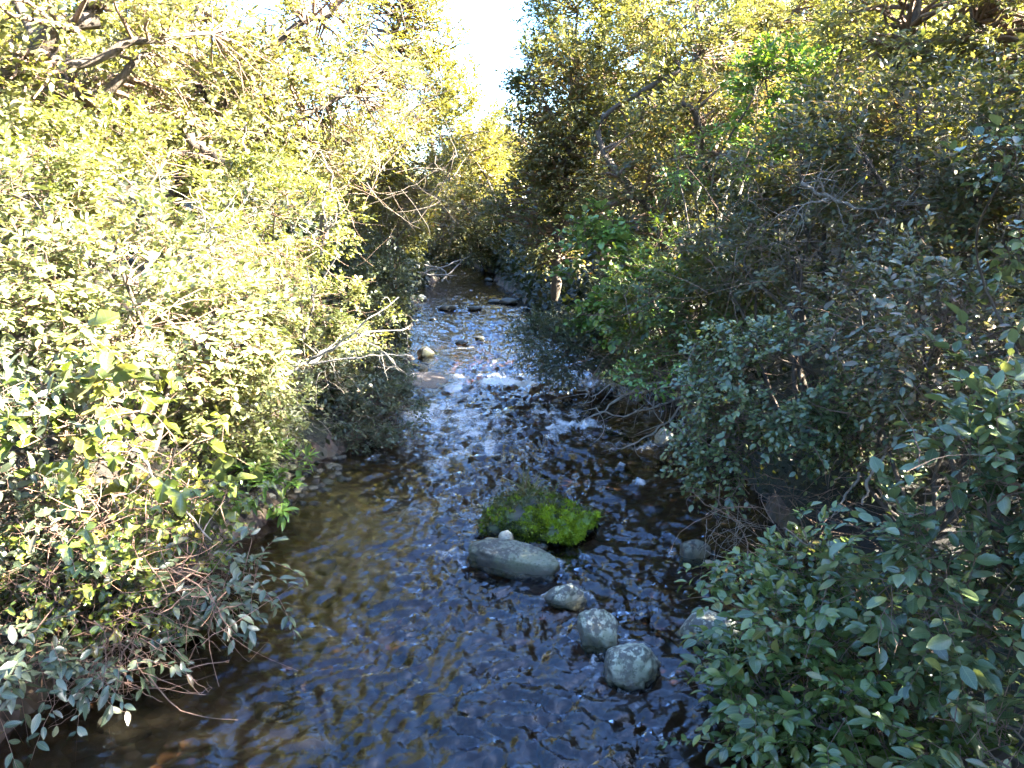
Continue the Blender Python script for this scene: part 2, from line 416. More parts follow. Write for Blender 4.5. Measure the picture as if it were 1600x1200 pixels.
a = wm.attributes.new('foam', 'FLOAT', 'POINT'); a.data.foreach_set('value', foam_at(Xw, Yw).ravel().astype(np.float32))
water = tag(link('water', wm), 'rippling shallow stream water running over a stony bed', None, None, 'structure')

# ------------------------------------------------------------------ rocks
def ico(sub):
    import bmesh
    b = bmesh.new(); bmesh.ops.create_icosphere(b, subdivisions=sub, radius=1.0)
    V = np.array([v.co[:] for v in b.verts]); F = np.array([[v.index for v in f.verts] for f in b.faces]); b.free()
    return V, F
ICO = {k: ico(k) for k in (2, 3, 4, 5)}
def rock_verts(size, seed, sub=4, rough=0.22, cuts=5, flat=0.0, fine=0.045, box=1.0):
    V, F = ICO[sub]; r = np.random.default_rng(seed)
    d = np.sign(V) * np.abs(V) ** box
    s = 1 + rough * fbm(V * 1.1 + seed * 3.7, 3, seed) + fine * fbm(V * 5 + seed, 3, seed + 5)
    d = d * s[:, None]
    if sub >= 4: d = d * (1 - .05 * np.exp(-(fbm(V * 1.9 + seed * 1.7, 3, seed + 9) / .05) ** 2))[:, None]
    for _ in range(cuts):
        n = unit(r.normal(size=3)); h = r.uniform(.62, .88)
        k = d @ n - h
        d = d - np.where(k > 0, k * .72, 0)[:, None] * n
    if flat: d[:, 2] = np.where(d[:, 2] > 1 - flat, 1 - flat + (d[:, 2] - 1 + flat) * .25, d[:, 2])
    return d * np.asarray(size), F
def rotz(V, a):
    c, s = math.cos(a), math.sin(a)
    return V @ np.array(((c, s, 0), (-s, c, 0), (0, 0, 1)))
def boulder(px, py, w, h, depth, mat, seed, label, rz=0., sink=.35, z=0., name='boulder', group=None, rough=.22, cuts=5, tilt=0., flat=0., sub=4, box=1.):
    """w, h in photo pixels (width, height above the water), depth factor; px, py = where its base meets the water"""
    g = GP(px, py, z); k = math.hypot(g[1], CAM_H) / FOC
    hw = w * k / 2 * .92; top = h * k * .86
    sz = top / (1 - sink) / 2 * 1.05
    V, F = rock_verts((hw, hw * depth, sz), seed, sub, rough, cuts, flat, .045, box)
    if tilt:
        c, s = math.cos(tilt), math.sin(tilt); V = V @ np.array(((c, 0, s), (0, 1, 0), (-s, 0, c)))
    V = rotz(V, rz)
    o = link(name, mesh_from(name, V, F, True, (mat,)), None, (g[0], g[1] + hw * depth * .6, z + sz * (1 - 2 * sink)))
    tag(o, label, 'rock', group); return o

SR = 'rocks standing in the stream'
boulder(797, 896, 162, 45, .42, ROCK, 3, 'long smooth grey boulder lying in front of the mossy rock', rz=-.50, sink=.30, group=SR, rough=.13, cuts=5, sub=5, box=.74, tilt=.06)
V, F = rock_verts((.062, .055, .085), 12, 3)
o = link('stone', mesh_from('stone', V, F, True, (ROCKP,))); g = GP(795, 893); tt_ = P(790, 846, g[1] + .22); o.location = tt_
tag(o, 'small pale stone perched on top of the long grey boulder', 'rock')
boulder(886, 950, 68, 36, .7, ROCKL, 23, 'small lichen-spotted rock between the long grey boulder and the round one', sink=.35, group=SR, rough=.32, cuts=8, rz=.4)
boulder(936, 1018, 70, 64, .9, ROCKL, 33, 'upright round speckled boulder, second from the bottom of the row', sink=.33, group=SR, rough=.2, cuts=3, sub=5, tilt=.15)
boulder(990, 1068, 100, 54, .85, ROCKL, 45, 'speckled pale boulder nearest the bottom of the row of stones', rz=.5, sink=.33, group=SR, rough=.17, cuts=3, tilt=-.25, sub=5)
boulder(1085, 880, 62, 36, .8, ROCK, 52, 'grey pointed rock under the twigs hanging at the right bank', sink=.3, group=SR, cuts=7)
boulder(1112, 1010, 100, 44, .8, ROCKL, 61, 'mottled brown boulder half hidden by the glossy-leaved shrub', sink=.3, group=SR, cuts=6)
boulder(1040, 694, 40, 24, .8, ROCKP, 72, 'pale yellowish rock in the dark water under bare branches', sink=.3, group=SR, cuts=7)
boulder(1100, 670, 52, 30, .8, ROCKP, 77, 'pale rock at the right bank behind the small-leaved bush', sink=.3, group=SR, cuts=6)
boulder(665, 558, 30, 18, .8, ROCK, 81, 'grey stone in the water by the tip of the dead branch', sink=.3, group=SR)
boulder(661, 581, 18, 13, .8, ROCKP, 84, 'small tan stone on the orange sand', sink=.3, group=SR)
for k, (x, y, w, h, lab) in enumerate([
    (697, 485, 38, 13, 'broad black rock at the head of the far riffle'), (741, 485, 30, 11, 'black rock beside the broad one in the far riffle'),
    (772, 474, 26, 10, 'dark rock behind the far riffle towards the right bank'), (795, 476, 36, 14, 'dark mossy rock at the foot of the right bank by the far riffle'),
    (750, 531, 20, 9, 'small dark rock in midstream above the white water'), (722, 538, 28, 9, 'low dark rock in midstream, nearer than the small dark one'),
    (660, 470, 22, 14, 'pale-topped rock at the left edge of the far riffle'), (676, 500, 14, 6, 'tiny dark stone below the broad black rock'),
    (652, 446, 44, 14, 'dark flat rock at the far left bank under driftwood'), (764, 440, 18, 8, 'farthest dark rock at the bend of the stream')]):
    boulder(x, y, w * .85, h * .75, .8, ROCKP if 'pale' in lab else ROCKD, 100 + k, lab, sink=.3, group='dark rocks of the far riffle', sub=3)

# ------------------------------------------------------------------ tubes (vectorised)
def bez(p0, p1, p2, n):
    t = np.linspace(0, 1, n)[None, :, None]
    return (1 - t) ** 2 * p0[:, None] + 2 * t * (1 - t) * p1[:, None] + t * t * p2[:, None]
def tubes(C, R, sides=3):
    """C (N, n, 3) centre lines, R (N, n) radii"""
    N, n, _ = C.shape
    T = np.gradient(C, axis=1); T = unit(T)
    ref = np.where(np.abs(T[..., 2:3]) > .9, np.array((1., 0, 0)), np.array((0, 0, 1.)))
    A = unit(np.cross(T, ref)); B = np.cross(T, A)
    ang = np.arange(sides) * 2 * math.pi / sides
    V = C[:, :, None] + R[:, :, None, None] * (np.cos(ang)[None, None, :, None] * A[:, :, None] + np.sin(ang)[None, None, :, None] * B[:, :, None])
    base = (np.arange(N) * n * sides)[:, None, None]
    a = base + (np.arange(n - 1) * sides)[None, :, None] + np.arange(sides)[None, None, :]
    b = base + (np.arange(n - 1) * sides)[None, :, None] + ((np.arange(sides) + 1) % sides)[None, None, :]
    F = np.stack([a, b, b + sides, a + sides], -1).reshape(-1, 4)
    return V.reshape(-1, 3), F
def polytube(pts, r0, r1, sides=7, seg=6, wob=.25, seed=0):
    pts = np.asarray(pts, float); n = (len(pts) - 1) * seg + 1
    t = np.linspace(0, len(pts) - 1, n)
    # Catmull-Rom
    q = np.vstack([2 * pts[0] - pts[1], pts, 2 * pts[-1] - pts[-2]])
    i = np.minimum(t.astype(int), len(pts) - 2); f = (t - i)[:, None]
    a, b, c, d = q[i], q[i + 1], q[i + 2], q[i + 3]
    C = .5 * (2 * b + (c - a) * f + (2 * a - 5 * b + 4 * c - d) * f ** 2 + (-a + 3 * b - 3 * c + d) * f ** 3)
    s = np.linspace(0, 1, n)
    R = (r0 + (r1 - r0) * s) * (1 + .3 * noise(np.stack([s * n * .6, s * 0 + seed], -1), 3))
    C = C + wob * r0 * np.stack([noise(np.stack([s * n * .45, s * 0 + seed + 5 * k], -1), 31) for k in range(3)], -1)
    return tubes(C[None], R[None], sides), C, R

# ------------------------------------------------------------------ leaves
def leaf_template(kind, aspect=.5, seed=0):
    """unit leaf along +X, width in Y, normal Z -> verts, tris, uv"""
    r = np.random.default_rng(seed)
    if kind == 'far':
        w = aspect / 2
        V = np.array(((0, 0, 0), (.45, w, .07), (1, 0, -.05), (.45, -w, .07)))
        F = np.array(((0, 2, 1), (0, 3, 2)))
    elif kind == 'mid':
        w = aspect / 2
        V = np.array(((0, 0, 0), (.3, w * .85, .06), (.3, -w * .85, .06), (.70, w * .8, .0), (.70, -w * .8, .03), (1, 0, -.10)))
        F = np.array(((0, 2, 1), (1, 2, 4), (1, 4, 3), (3, 4, 5)))
    elif kind == 'lobed':
        n = 22; a = np.linspace(-2.75, 2.75, n)
        rad = .62 + .24 * np.cos(a * 3.2) * (np.abs(a) < 2.6) + .05 * np.cos(a * 11) + .12 * np.cos(a)
        rim = np.stack([.42 + rad * .62 * np.cos(a), rad * .66 * np.sin(a), .13 * np.cos(a * 3.2 + seed) + .06 * np.sin(5 * a + seed) - .30 * np.clip(np.cos(a), 0, 1) ** 2 + .10 * np.abs(np.sin(a))], -1)
        V = np.vstack([(.34, 0, 0), rim]); F = np.array([(0, i + 1, i + 2) for i in range(n - 1)])
    else:
        t = np.array((.16, .40, .68, .87)); hw = np.array((.62, 1.0, .82, .42)) * aspect / 2
        curl = -.22 * r.uniform(.2, 1.2) * t ** 2; fold = r.uniform(.12, .5)
        V = [(0, 0, 0)]
        for a_, h_, c_ in zip(t, hw, curl):
            V += [(a_, h_, c_ + fold * h_), (a_, 0, c_), (a_, -h_, c_ + fold * h_ * .8)]
        V.append((1, 0, -.26 * r.uniform(.3, 1.1))); V = np.array(V)
        F = [(0, 2, 1), (0, 3, 2)]
        for s in range(3):
            b = 1 + 3 * s
            F += [(b, b + 1, b + 4), (b, b + 4, b + 3), (b + 1, b + 2, b + 5), (b + 1, b + 5, b + 4)]
        F += [(10, 11, 13), (11, 12, 13)]
        F = np.array(F)
    uv = np.stack([V[:, 1] / max(aspect / 2, .01), V[:, 0]], -1)
    return V.astype(float), F, uv

def place_leaves(T, pos, dr, nm, L, wide=1.0):
    V, F, uv = T
    side = np.cross(nm, dr)
    W = pos[:, None] + L[:, None, None] * (V[None, :, 0:1] * dr[:, None] + V[None, :, 1:2] * wide * side[:, None] + V[None, :, 2:3] * nm[:, None])
    n = len(pos)
    FF = (F[None] + (np.arange(n) * len(V))[:, None, None]).reshape(-1, 3)
    return W.reshape(-1, 3), FF, np.tile(uv, (n, 1))

def rand_dirs(n, r): return unit(r.normal(size=(n, 3)))

TOTAL = {'tris': 0, 'leaves': 0}

def plant(name, cat, label, lobes, pal, leaf, cover=5., tmpl='far', aspect=.5, near=False, pick=0, k=9, group=None,
          base=None, stems=3, stem_r=.03, bark=None, twig=None, up=.35, droop=.25, shell=.55, clump=None, seed=0, trunk=None,
          parts=('stem', 'foliage'), clump_n=10, jitter=.55, twigs=True, spacing=.42, dead=0, stem_paths=None, lean=0., gap=-.42, mass=None):
    """lobes: (px, py, half width px, half height px, forward distance, depth factor)"""
    r = np.random.default_rng(seed + 1000)
    E = []
    for lb in lobes:
        px, py, rx, ry, D = lb[:5]; df = lb[5] if len(lb) > 5 else .8
        c = P(px, py, D); dd = np.linalg.norm(c - np.array((0, 0, CAM_H)))
        E.append((c, np.array((rx * dd / FOC, rx * dd / FOC * df, ry * dd / FOC))))
    c0 = E[0][0]
    if base is None:
        l, rr = edges(c0[1]); bx, by = c0[0], c0[1] + .1
        bx = min(bx, l - .25) if bx < (l + rr) / 2 else max(bx, rr + .25)
    else: bx, by = base
    bz = gz(bx, by) - .03
    B = np.array((bx, by, bz))
    root = link(name, None, None, B); tag(root, label, cat, group)
    bark = bark or BARK; twig = twig or TWIG
    pos_all = []; cl_all = []
    # clump centres
    vol = sum(np.prod(s) ** (2 / 3) for _, s in E)
    larea = leaf ** 2 * aspect * .62
    clumps = []; cdir = []
    for c, s in E:
        area = math.pi * s[0] * s[2]
        nl = cover * area / larea
        nc = max(4, int(nl / (k * clump_n)))
        u = rand_dirs(nc, r); rad = (shell + (1 - shell) * r.random(nc)) ; rad = rad * (1 + .18 * noise(u * 2.2 + seed, 7))
        p = c + u * rad[:, None] * s
        keep = np.ones(nc, bool)
        lo = ground_z(p[:, 0], p[:, 1])
        p[:, 2] = np.maximum(p[:, 2], np.maximum(lo, 0) + leaf * .8 + r.random(nc) * leaf)
        # patchy: drop clumps where a coarse noise is low so that hollows show
        keep &= noise(p / max(.25, float(s.mean()) * .45) + seed * 1.3, 11) > gap
        clumps.append(p[keep]); cdir.append(unit(u * np.array((1, 1, .8)) + np.array((0, 0, up)))[keep])
    C = np.vstack(clumps); CD = np.vstack(cdir)
    # stems / limbs
    paths = []
    if stem_paths:
        for pth in stem_paths:
            paths.append((np.array([P(*q[:3]) for q in pth[0]]), pth[1], pth[2]))
    else:
        for j in range(stems):
            c, s = E[j % len(E)]
            tgt = c + s * np.array((r.uniform(-.5, .5), r.uniform(-.5, .5), r.uniform(.0, .55)))
            b0 = B + np.array((r.uniform(-.5, .5) * s[0] * .35, r.uniform(-.3, .3) * s[1] * .5, 0))
            b0[2] = gz(b0[0], b0[1]) - .05
            m1 = b0 * .66 + tgt * .34 + r.normal(size=3) * .10 * np.linalg.norm(tgt - b0) + np.array((0, 0, .08 * s[2]))
            m2 = b0 * .33 + tgt * .67 + r.normal(size=3) * .10 * np.linalg.norm(tgt - b0)
            paths.append((np.array((b0, m1, m2, tgt)), stem_r * r.uniform(.7, 1.2), stem_r * .3))
    SP_ = []; SR_ = []
    for j, (pts, r0, r1) in enumerate(paths):
        (Vt, Ft), Cc, Rr = polytube(pts, r0, r1, 8 if r0 > .04 else 6, 6, .6, seed + j)
        st_o = link(parts[0], mesh_from(parts[0], Vt - B, Ft, True, (bark,)), root)
        if j == 0: first_stem = st_o
        SP_.append(Cc); SR_.append(Rr)
    S = np.vstack(SP_); SRr = np.concatenate(SR_)
    # secondary branches: from nearest stem point to each clump
    d2 = ((C[:, None] - S[None]) ** 2).sum(-1); d2 = d2 + np.where(S[None, :, 2] > C[:, None, 2] + .3, .5, 0)
    ni = d2.argmin(1)
    p0 = S[ni]; rb = np.minimum(SRr[ni] * .55, .03 + leaf * .05)
    mid = (p0 + C) / 2 + r.normal(size=C.shape) * .12 * np.linalg.norm(C - p0, axis=1, keepdims=True) + np.array((0, 0, .06))
    cc = bez(p0, mid, C, 5); cc[:, 1:-1] += r.normal(size=cc[:, 1:-1].shape) * .03
    Rb = np.maximum(rb[:, None] * np.linspace(1, .3, 5)[None], leaf * .022)
    TV, TF = tubes(cc, Rb, 4)
    tv = [TV]; tf = [TF]; off = len(TV)
    # shoots
    n = len(C) * clump_n
    ci = np.repeat(np.arange(len(C)), clump_n)
    cr = clump or leaf * k * spacing * .55
    o = C[ci] + r.normal(size=(n, 3)) * cr * .45
    d = unit(CD[ci] * .9 + r.normal(size=(n, 3)) * jitter + np.array((lean, 0, up * .5)))
    SL = leaf * k * spacing * r.uniform(.6, 1.25, n)
    e = o + d * SL[:, None]; e[:, 2] -= droop * SL
    m = o + d * SL[:, None] * .55
    if twigs and tmpl != 'far':
        if tmpl == 'mid': sc = bez(o, m, e, 2); Rt = np.repeat((leaf * np.array((.036, .012)))[None], n, 0)
        else: sc = bez(o, m, e, 4); Rt = np.repeat((leaf * np.array((.030, .024, .018, .008)))[None], n, 0)
        v_, f_ = tubes(sc, Rt, 3); tv.append(v_); tf.append(f_ + off); off += len(v_)
        # little connecting twig from the clump centre
        if tmpl != 'mid':
            sc = bez(C[ci], (C[ci] + o) / 2, o, 2); Rt = np.repeat((leaf * np.array((.045, .030)))[None], n, 0)
            v_, f_ = tubes(sc, Rt, 3); tv.append(v_); tf.append(f_ + off); off += len(v_)
    tw = mesh_from('twigs', np.vstack(tv) - B, np.vstack(tf), True, (twig,))
    tag(link('twigs', tw, first_stem), kind='stuff')
    TOTAL['tris'] += 2 * sum(len(f) for f in tf)
    # leaves along the shoots (alternate sides)
    tq = (np.arange(k)[None] + r.uniform(.2, .8, (n, k))) / k
    t3 = tq[..., None]
    lp = (1 - t3) ** 2 * o[:, None] + 2 * t3 * (1 - t3) * m[:, None] + t3 ** 2 * e[:, None]
    tang = unit((1 - t3) * (m - o)[:, None] + t3 * (e - m)[:, None])
    sid = unit(np.cross(tang, np.array((0, 0, 1.)) + r.normal(size=(n, 1, 3)) * .35))
    sgn = np.where(np.arange(k) % 2 == 0, 1., -1.)[None, :, None]
    dr = unit(tang * (.35 + .9 * t3 ** 2) + sid * sgn * (1.0 - .6 * t3 ** 2) + np.array((0, 0, .10)) + r.normal(size=(n, k, 3)) * .25)
    upv = np.array((0, 0, 1.)) + r.normal(size=(n, k, 3)) * .38 + CD[ci][:, None] * .35
    nm = unit(upv - (upv * dr).sum(-1, keepdims=True) * dr)
    lp = lp.reshape(-1, 3); dr = dr.reshape(-1, 3); nm = nm.reshape(-1, 3)
    L = leaf * np.clip(r.normal(.92, .27 if near else .2, len(lp)), .35, 1.5)
    cv = np.clip(r.beta(2.0, 2.2, len(lp)) + .30 * noise(lp / max(.15, leaf * 9) + seed, 19), .001, .985)
    ok = lp[:, 2] > np.maximum(ground_z(lp[:, 0], lp[:, 1]), .0) + .01
    ok &= (r.random(len(lp)) > .06)
    lp, dr, nm, L, cv = lp[ok], dr[ok], nm[ok], L[ok], cv[ok]
    mat = MAT[pal + ('_near' if near else '')]
    # leaves that show largest become parts of their own
    single = np.zeros(len(lp), bool)
    if pick:
        sx, sy, sf = project(lp + dr * L[:, None] * .5)
        vis = (sx > 0) & (sx < 1600) & (sy > 0) & (sy < 1200)
        size = L / sf * np.maximum(np.abs((nm * unit(np.array((0, 0, CAM_H)) - lp)).sum(1)), .25)
        cell = (np.clip(sx, -50, 1650) // 11).astype(int) * 500 + (np.clip(sy, -50, 1250) // 11).astype(int)
        order = np.argsort(sf); _, first = np.unique(cell[order], return_index=True)
        front = order[first]; front = front[vis[front]]
        front = front[np.argsort(-size[front])][:pick]
        single[front] = True
        tm = []
        for q in range(3):
            Vq, Fq, uq = leaf_template(tmpl, aspect, seed * 7 + q)
            tm.append(mesh_from('leaf', Vq, Fq, True, (mat,), uv=uq))
        for ii in front:
            s_ = np.cross(nm[ii], dr[ii]); ll = L[ii]
            ob = link('leaf', tm[ii % 3], root)
            M = Matrix.Identity(4)
            for a_ in range(3):
                M[a_][0] = dr[ii][a_] * ll; M[a_][1] = s_[a_] * ll; M[a_][2] = nm[ii][a_] * ll; M[a_][3] = lp[ii][a_] - B[a_]
            ob.matrix_basis = M
    lp, dr, nm, L, cv = lp[~single], dr[~single], nm[~single], L[~single], cv[~single]
    VV = []; FF = []; UU = []; RR = []; of = 0
    tmpl = mass or tmpl
    nt = 3 if tmpl in ('near', 'lobed') else 1
    for q in range(nt):
        T = leaf_template(tmpl, aspect, seed * 7 + q); sl = slice(q, None, nt)
        v_, f_, u_ = place_leaves(T, lp[sl], dr[sl], nm[sl], L[sl])
        VV.append(v_); FF.append(f_ + of); UU.append(u_); RR.append(np.repeat(cv[sl], len(T[0]))); of += len(v_)
    FFv = np.vstack(FF)
    fm = mesh_from(parts[1], np.vstack(VV) - B, FFv, tmpl in ('near', 'lobed'), (mat,), None, np.concatenate(RR), np.vstack(UU) if near else None)
    tag(link(parts[1], fm, root), kind='stuff')
    TOTAL['tris'] += len(FFv); TOTAL['leaves'] += len(lp)
    return root

PL = {}
_pl = plant
def plant(*a, **k):
    PL[k['seed']] = _pl(*a, **k)
#PLANTS
TR = ('trunk', 'crown')
GL, GR, GF = 'shrubs of the sunlit left bank', 'shrubs of the shaded right bank', 'trees above the stream'
# ---------------- left bank, near to far
plant('shrub', 'shrub', 'shaded dark-leaved shrub drooping over the water in the lower left corner', [(120, 960, 150, 80, 3.75), (290, 910, 100, 60, 4.3), (10, 1060, 70, 50, 3.4)],
      'grey', .075, 4.2, 'near', .42, True, 260, 9, GL, seed=1, gap=-0.2, twig=TWIGR, up=.1, droop=.45, clump_n=4, jitter=.8, stem_r=.018, stems=6)
plant('creeper', 'creeper', 'yellow-green scalloped creeper tangled over red twigs on the lower left bank', [(150, 850, 170, 90, 4.2), (260, 800, 100, 80, 4.6)],
      'lobed', .06, 2.6, 'lobed', .95, True, 200, 5, GL, seed=2, twig=TWIGR, up=.2, droop=.3, clump_n=4, jitter=.9, stem_r=.012, stems=6, spacing=.7)
plant('lobed_plant', 'plant', 'plant with very large lobed yellow-green leaves on the left bank', [(230, 690, 120, 95, 4.25), (150, 610, 90, 50, 4.35), (290, 780, 60, 50, 4.3)],
      'lobed', .135, 3.0, 'lobed', .95, True, 120, 4, GL, seed=3, up=.2, droop=.2, clump_n=2, jitter=.8, stem_r=.02, spacing=.5)
plant('shrub', 'shrub', 'shrub with curled grey-brown leaves at the left picture edge', [(30, 720, 95, 120, 4.1)],
      'grey', .085, 3.6, 'near', .38, True, 220, 7, GL, seed=4, up=.3, droop=.3, clump_n=4, jitter=.8, stem_r=.02)
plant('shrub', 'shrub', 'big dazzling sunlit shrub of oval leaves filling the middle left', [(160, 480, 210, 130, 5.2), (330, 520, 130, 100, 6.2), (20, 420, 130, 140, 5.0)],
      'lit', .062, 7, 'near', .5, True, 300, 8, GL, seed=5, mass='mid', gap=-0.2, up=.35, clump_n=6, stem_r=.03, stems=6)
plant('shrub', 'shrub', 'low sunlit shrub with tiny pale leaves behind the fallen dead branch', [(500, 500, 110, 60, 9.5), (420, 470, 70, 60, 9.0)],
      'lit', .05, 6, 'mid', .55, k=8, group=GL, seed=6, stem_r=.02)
plant('sapling', 'sapling', 'glossy bright green sapling with whorled pointed leaves at the left waterline', [(425, 735, 55, 40, 6.2), (400, 790, 40, 30, 5.9)],
      'bright', .10, 3.4, 'near', .28, True, 200, 9, GL, seed=7, up=.6, clump_n=3, stem_r=.012, spacing=.12)
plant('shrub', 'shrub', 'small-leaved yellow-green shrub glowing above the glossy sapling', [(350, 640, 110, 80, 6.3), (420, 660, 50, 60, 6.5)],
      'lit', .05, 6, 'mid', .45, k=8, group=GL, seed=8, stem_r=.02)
plant('shrub', 'shrub', 'shaded grey-green bush bulging over the water below the dead branch', [(530, 620, 90, 65, 8.7), (620, 645, 50, 40, 8.3), (480, 580, 60, 45, 8.8), (570, 700, 50, 35, 8.0), (610, 590, 35, 30, 8.8)],
      'grey', .05, 6.5, 'mid', .5, k=9, group=GL, seed=9, gap=-0.25, stem_r=.025, up=.2, stems=5, base=(-2.1, 8.8))
plant('shrub', 'shrub', 'dark shaded bush on the left waterline next to the far riffle', [(590, 470, 55, 55, 14), (570, 420, 60, 50, 15)],
      'grey', .07, 8, 'far', .5, k=9, group=GL, seed=10, stem_r=.03)
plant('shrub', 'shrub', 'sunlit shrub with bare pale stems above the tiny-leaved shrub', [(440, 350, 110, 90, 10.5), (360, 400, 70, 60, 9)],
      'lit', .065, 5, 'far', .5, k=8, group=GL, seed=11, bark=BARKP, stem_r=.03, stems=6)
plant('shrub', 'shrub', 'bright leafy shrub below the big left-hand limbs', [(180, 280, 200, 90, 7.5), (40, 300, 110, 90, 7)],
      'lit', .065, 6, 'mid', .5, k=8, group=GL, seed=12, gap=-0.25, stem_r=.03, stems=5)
plant('shrub', 'shrub', 'olive bush on the left bank in front of the far bend', [(610, 350, 70, 60, 18), (560, 320, 60, 60, 17)],
      'olive', .085, 7, 'far', .5, k=8, group=GL, seed=13, stem_r=.03)
plant('tree', 'tree', 'tree with thick bending limbs in the top left corner', [(120, 40, 230, 110, 9.3), (300, 120, 150, 110, 9.5), (-80, 120, 160, 160, 8.8), (120, 20, 150, 50, 7.4), (10, 140, 70, 50, 7.2)],
      'yellow', .08, 3.4, 'mid', .5, k=9, group=GF, seed=14, gap=-.3, bark=BARK, parts=TR, base=(-7.2, 8.2), clump_n=8,
      stem_paths=[([(-260, 420, 8.6), (-60, 160, 8.0), (55, 75, 7.7), (140, 0, 7.9), (200, -120, 8.5)], .15, .07), ([(55, 75, 7.7), (130, 98, 7.8), (230, 62, 8.0), (330, 55, 8.5)], .06, .015),
                  ([(55, 75, 7.7), (30, 0, 7.8), (-40, -90, 8.0)], .07, .03), ([(100, 160, 8.4), (180, 130, 8.2), (250, 60, 8.5)], .06, .02)])
plant('tree', 'tree', 'sunlit spreading tree with dark crossing branches, second from the left', [(420, 60, 180, 110, 11), (350, 190, 130, 80, 10.5), (540, 160, 110, 110, 12)],
      'yellow', .082, 4.2, 'far', .5, k=9, group=GF, seed=15, gap=-.3, parts=TR, base=(-5.4, 11), clump_n=8,
      stem_paths=[([(255, 420, 11), (275, 300, 11), (330, 180, 10.8), (420, 80, 10.8), (520, 10, 11)], .13, .04), ([(275, 300, 11), (370, 230, 10.4), (460, 190, 10.6), (560, 130, 11)], .09, .02),
                  ([(330, 180, 10.8), (300, 90, 10.6), (320, -20, 10.8)], .07, .03)])
plant('tree', 'tree', 'fine-leaved tree leaning out beside the white sky gap on the left', [(600, 60, 100, 110, 15), (640, 200, 75, 110, 15.5), (560, 250, 80, 70, 14.5), (670, 20, 50, 60, 15)],
      'far', .085, 4.2, 'far', .5, k=9, group=GF, seed=16, parts=TR, base=(-4.3, 15.2), clump_n=8, bark=BARKP,
      stem_paths=[([(500, 400, 15), (510, 330, 14.8), (545, 230, 14.8), (600, 90, 15), (650, -30, 15.2)], .09, .03), ([(510, 330, 14.8), (575, 260, 14.6), (640, 200, 14.8)], .05, .015)])
plant('shrub', 'shrub', 'dry purplish twiggy bush under the leaning fine-leaved tree', [(625, 290, 60, 45, 15.5)],
      'brown', .06, 3.5, 'far', .35, k=8, group=GL, seed=17, twig=TWIGP, stem_r=.02, stems=6)
plant('tree', 'tree', 'brilliant yellow tree far back at the foot of the sky gap', [(715, 215, 60, 100, 34), (745, 260, 55, 60, 36), (680, 150, 40, 70, 33)],
      'far', .17, 6, 'far', .6, k=8, group=GF, seed=18, parts=TR, stem_r=.10, stems=3)
plant('shrub', 'shrub', 'dark rounded bush hanging over the bend of the stream', [(715, 350, 60, 70, 31), (760, 370, 50, 50, 33)],
      'mixed', .14, 8, 'far', .5, k=8, seed=19, stem_r=.06, base=(-4.2, 33.5))
plant('tree', 'tree', 'olive tree closing the view behind the bend', [(745, 310, 75, 60, 40), (800, 270, 70, 90, 41)],
      'olive', .18, 8, 'far', .6, k=8, group=GF, seed=20, parts=TR, stem_r=.12)
# ---------------- right bank, near to far
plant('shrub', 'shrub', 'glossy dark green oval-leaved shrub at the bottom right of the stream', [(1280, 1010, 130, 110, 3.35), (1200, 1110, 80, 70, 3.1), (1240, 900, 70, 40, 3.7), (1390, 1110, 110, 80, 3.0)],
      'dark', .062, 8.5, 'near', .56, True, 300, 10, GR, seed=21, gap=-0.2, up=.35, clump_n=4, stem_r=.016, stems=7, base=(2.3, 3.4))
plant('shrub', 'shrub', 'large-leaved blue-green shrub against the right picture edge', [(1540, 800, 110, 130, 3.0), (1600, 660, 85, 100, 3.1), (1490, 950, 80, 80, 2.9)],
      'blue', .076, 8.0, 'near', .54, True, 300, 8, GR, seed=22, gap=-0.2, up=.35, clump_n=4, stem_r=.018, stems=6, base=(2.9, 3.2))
plant('shrub', 'shrub', 'leafy shoot poking up in the bottom right corner', [(1560, 1160, 90, 60, 2.5)],
      'blue', .075, 4.5, 'near', .45, True, 150, 8, GR, seed=23, up=.4, clump_n=3, stem_r=.012, stems=4, base=(2.4, 2.5))
plant('shrub', 'shrub', 'bluish small round-leaved bush reaching over the dark water', [(1220, 600, 150, 110, 5.6), (1130, 690, 70, 70, 5.6), (1330, 660, 110, 100, 5.4)],
      'blue', .048, 6.5, 'near', .62, True, 300, 9, GR, seed=24, mass='mid', gap=-0.15, up=.2, droop=.35, clump_n=5, stem_r=.02, stems=6, base=(2.75, 5.8))
plant('shrub', 'shrub', 'dull broad-leaved shrub above the blue-green one at the right edge', [(1500, 540, 140, 100, 4.6), (1420, 470, 130, 90, 5.4)],
      'mixed', .06, 5.0, 'near', .5, True, 200, 8, GR, seed=25, mass='mid', gap=-0.2, up=.3, clump_n=5, stem_r=.02, stems=6)
plant('shrub', 'shrub', 'dusty grey-green bush leaning from the right bank over the white water', [(915, 545, 80, 55, 10.8), (850, 540, 40, 38, 10.8), (970, 500, 70, 60, 11.2)],
      'grey', .06, 8, 'far', .42, k=10, group=GR, seed=26, stem_r=.02, stems=6, up=.25, base=(2.0, 11.3))
plant('vine', 'vine', 'fresh green heart-leaved vine climbing above the dusty bush', [(930, 430, 60, 75, 10.4), (985, 475, 50, 50, 10.2), (960, 360, 30, 40, 10.6)],
      'bright', .10, 6, 'near', .85, True, 160, 6, GR, seed=27, stem_r=.02)
plant('shrub', 'shrub', 'dense dark shrub in the hollow behind the bare arching branches', [(1050, 480, 110, 110, 9), (1140, 450, 100, 90, 8.5)],
      'dark', .07, 6, 'mid', .5, k=8, group=GR, seed=28, stem_r=.03, stems=6)
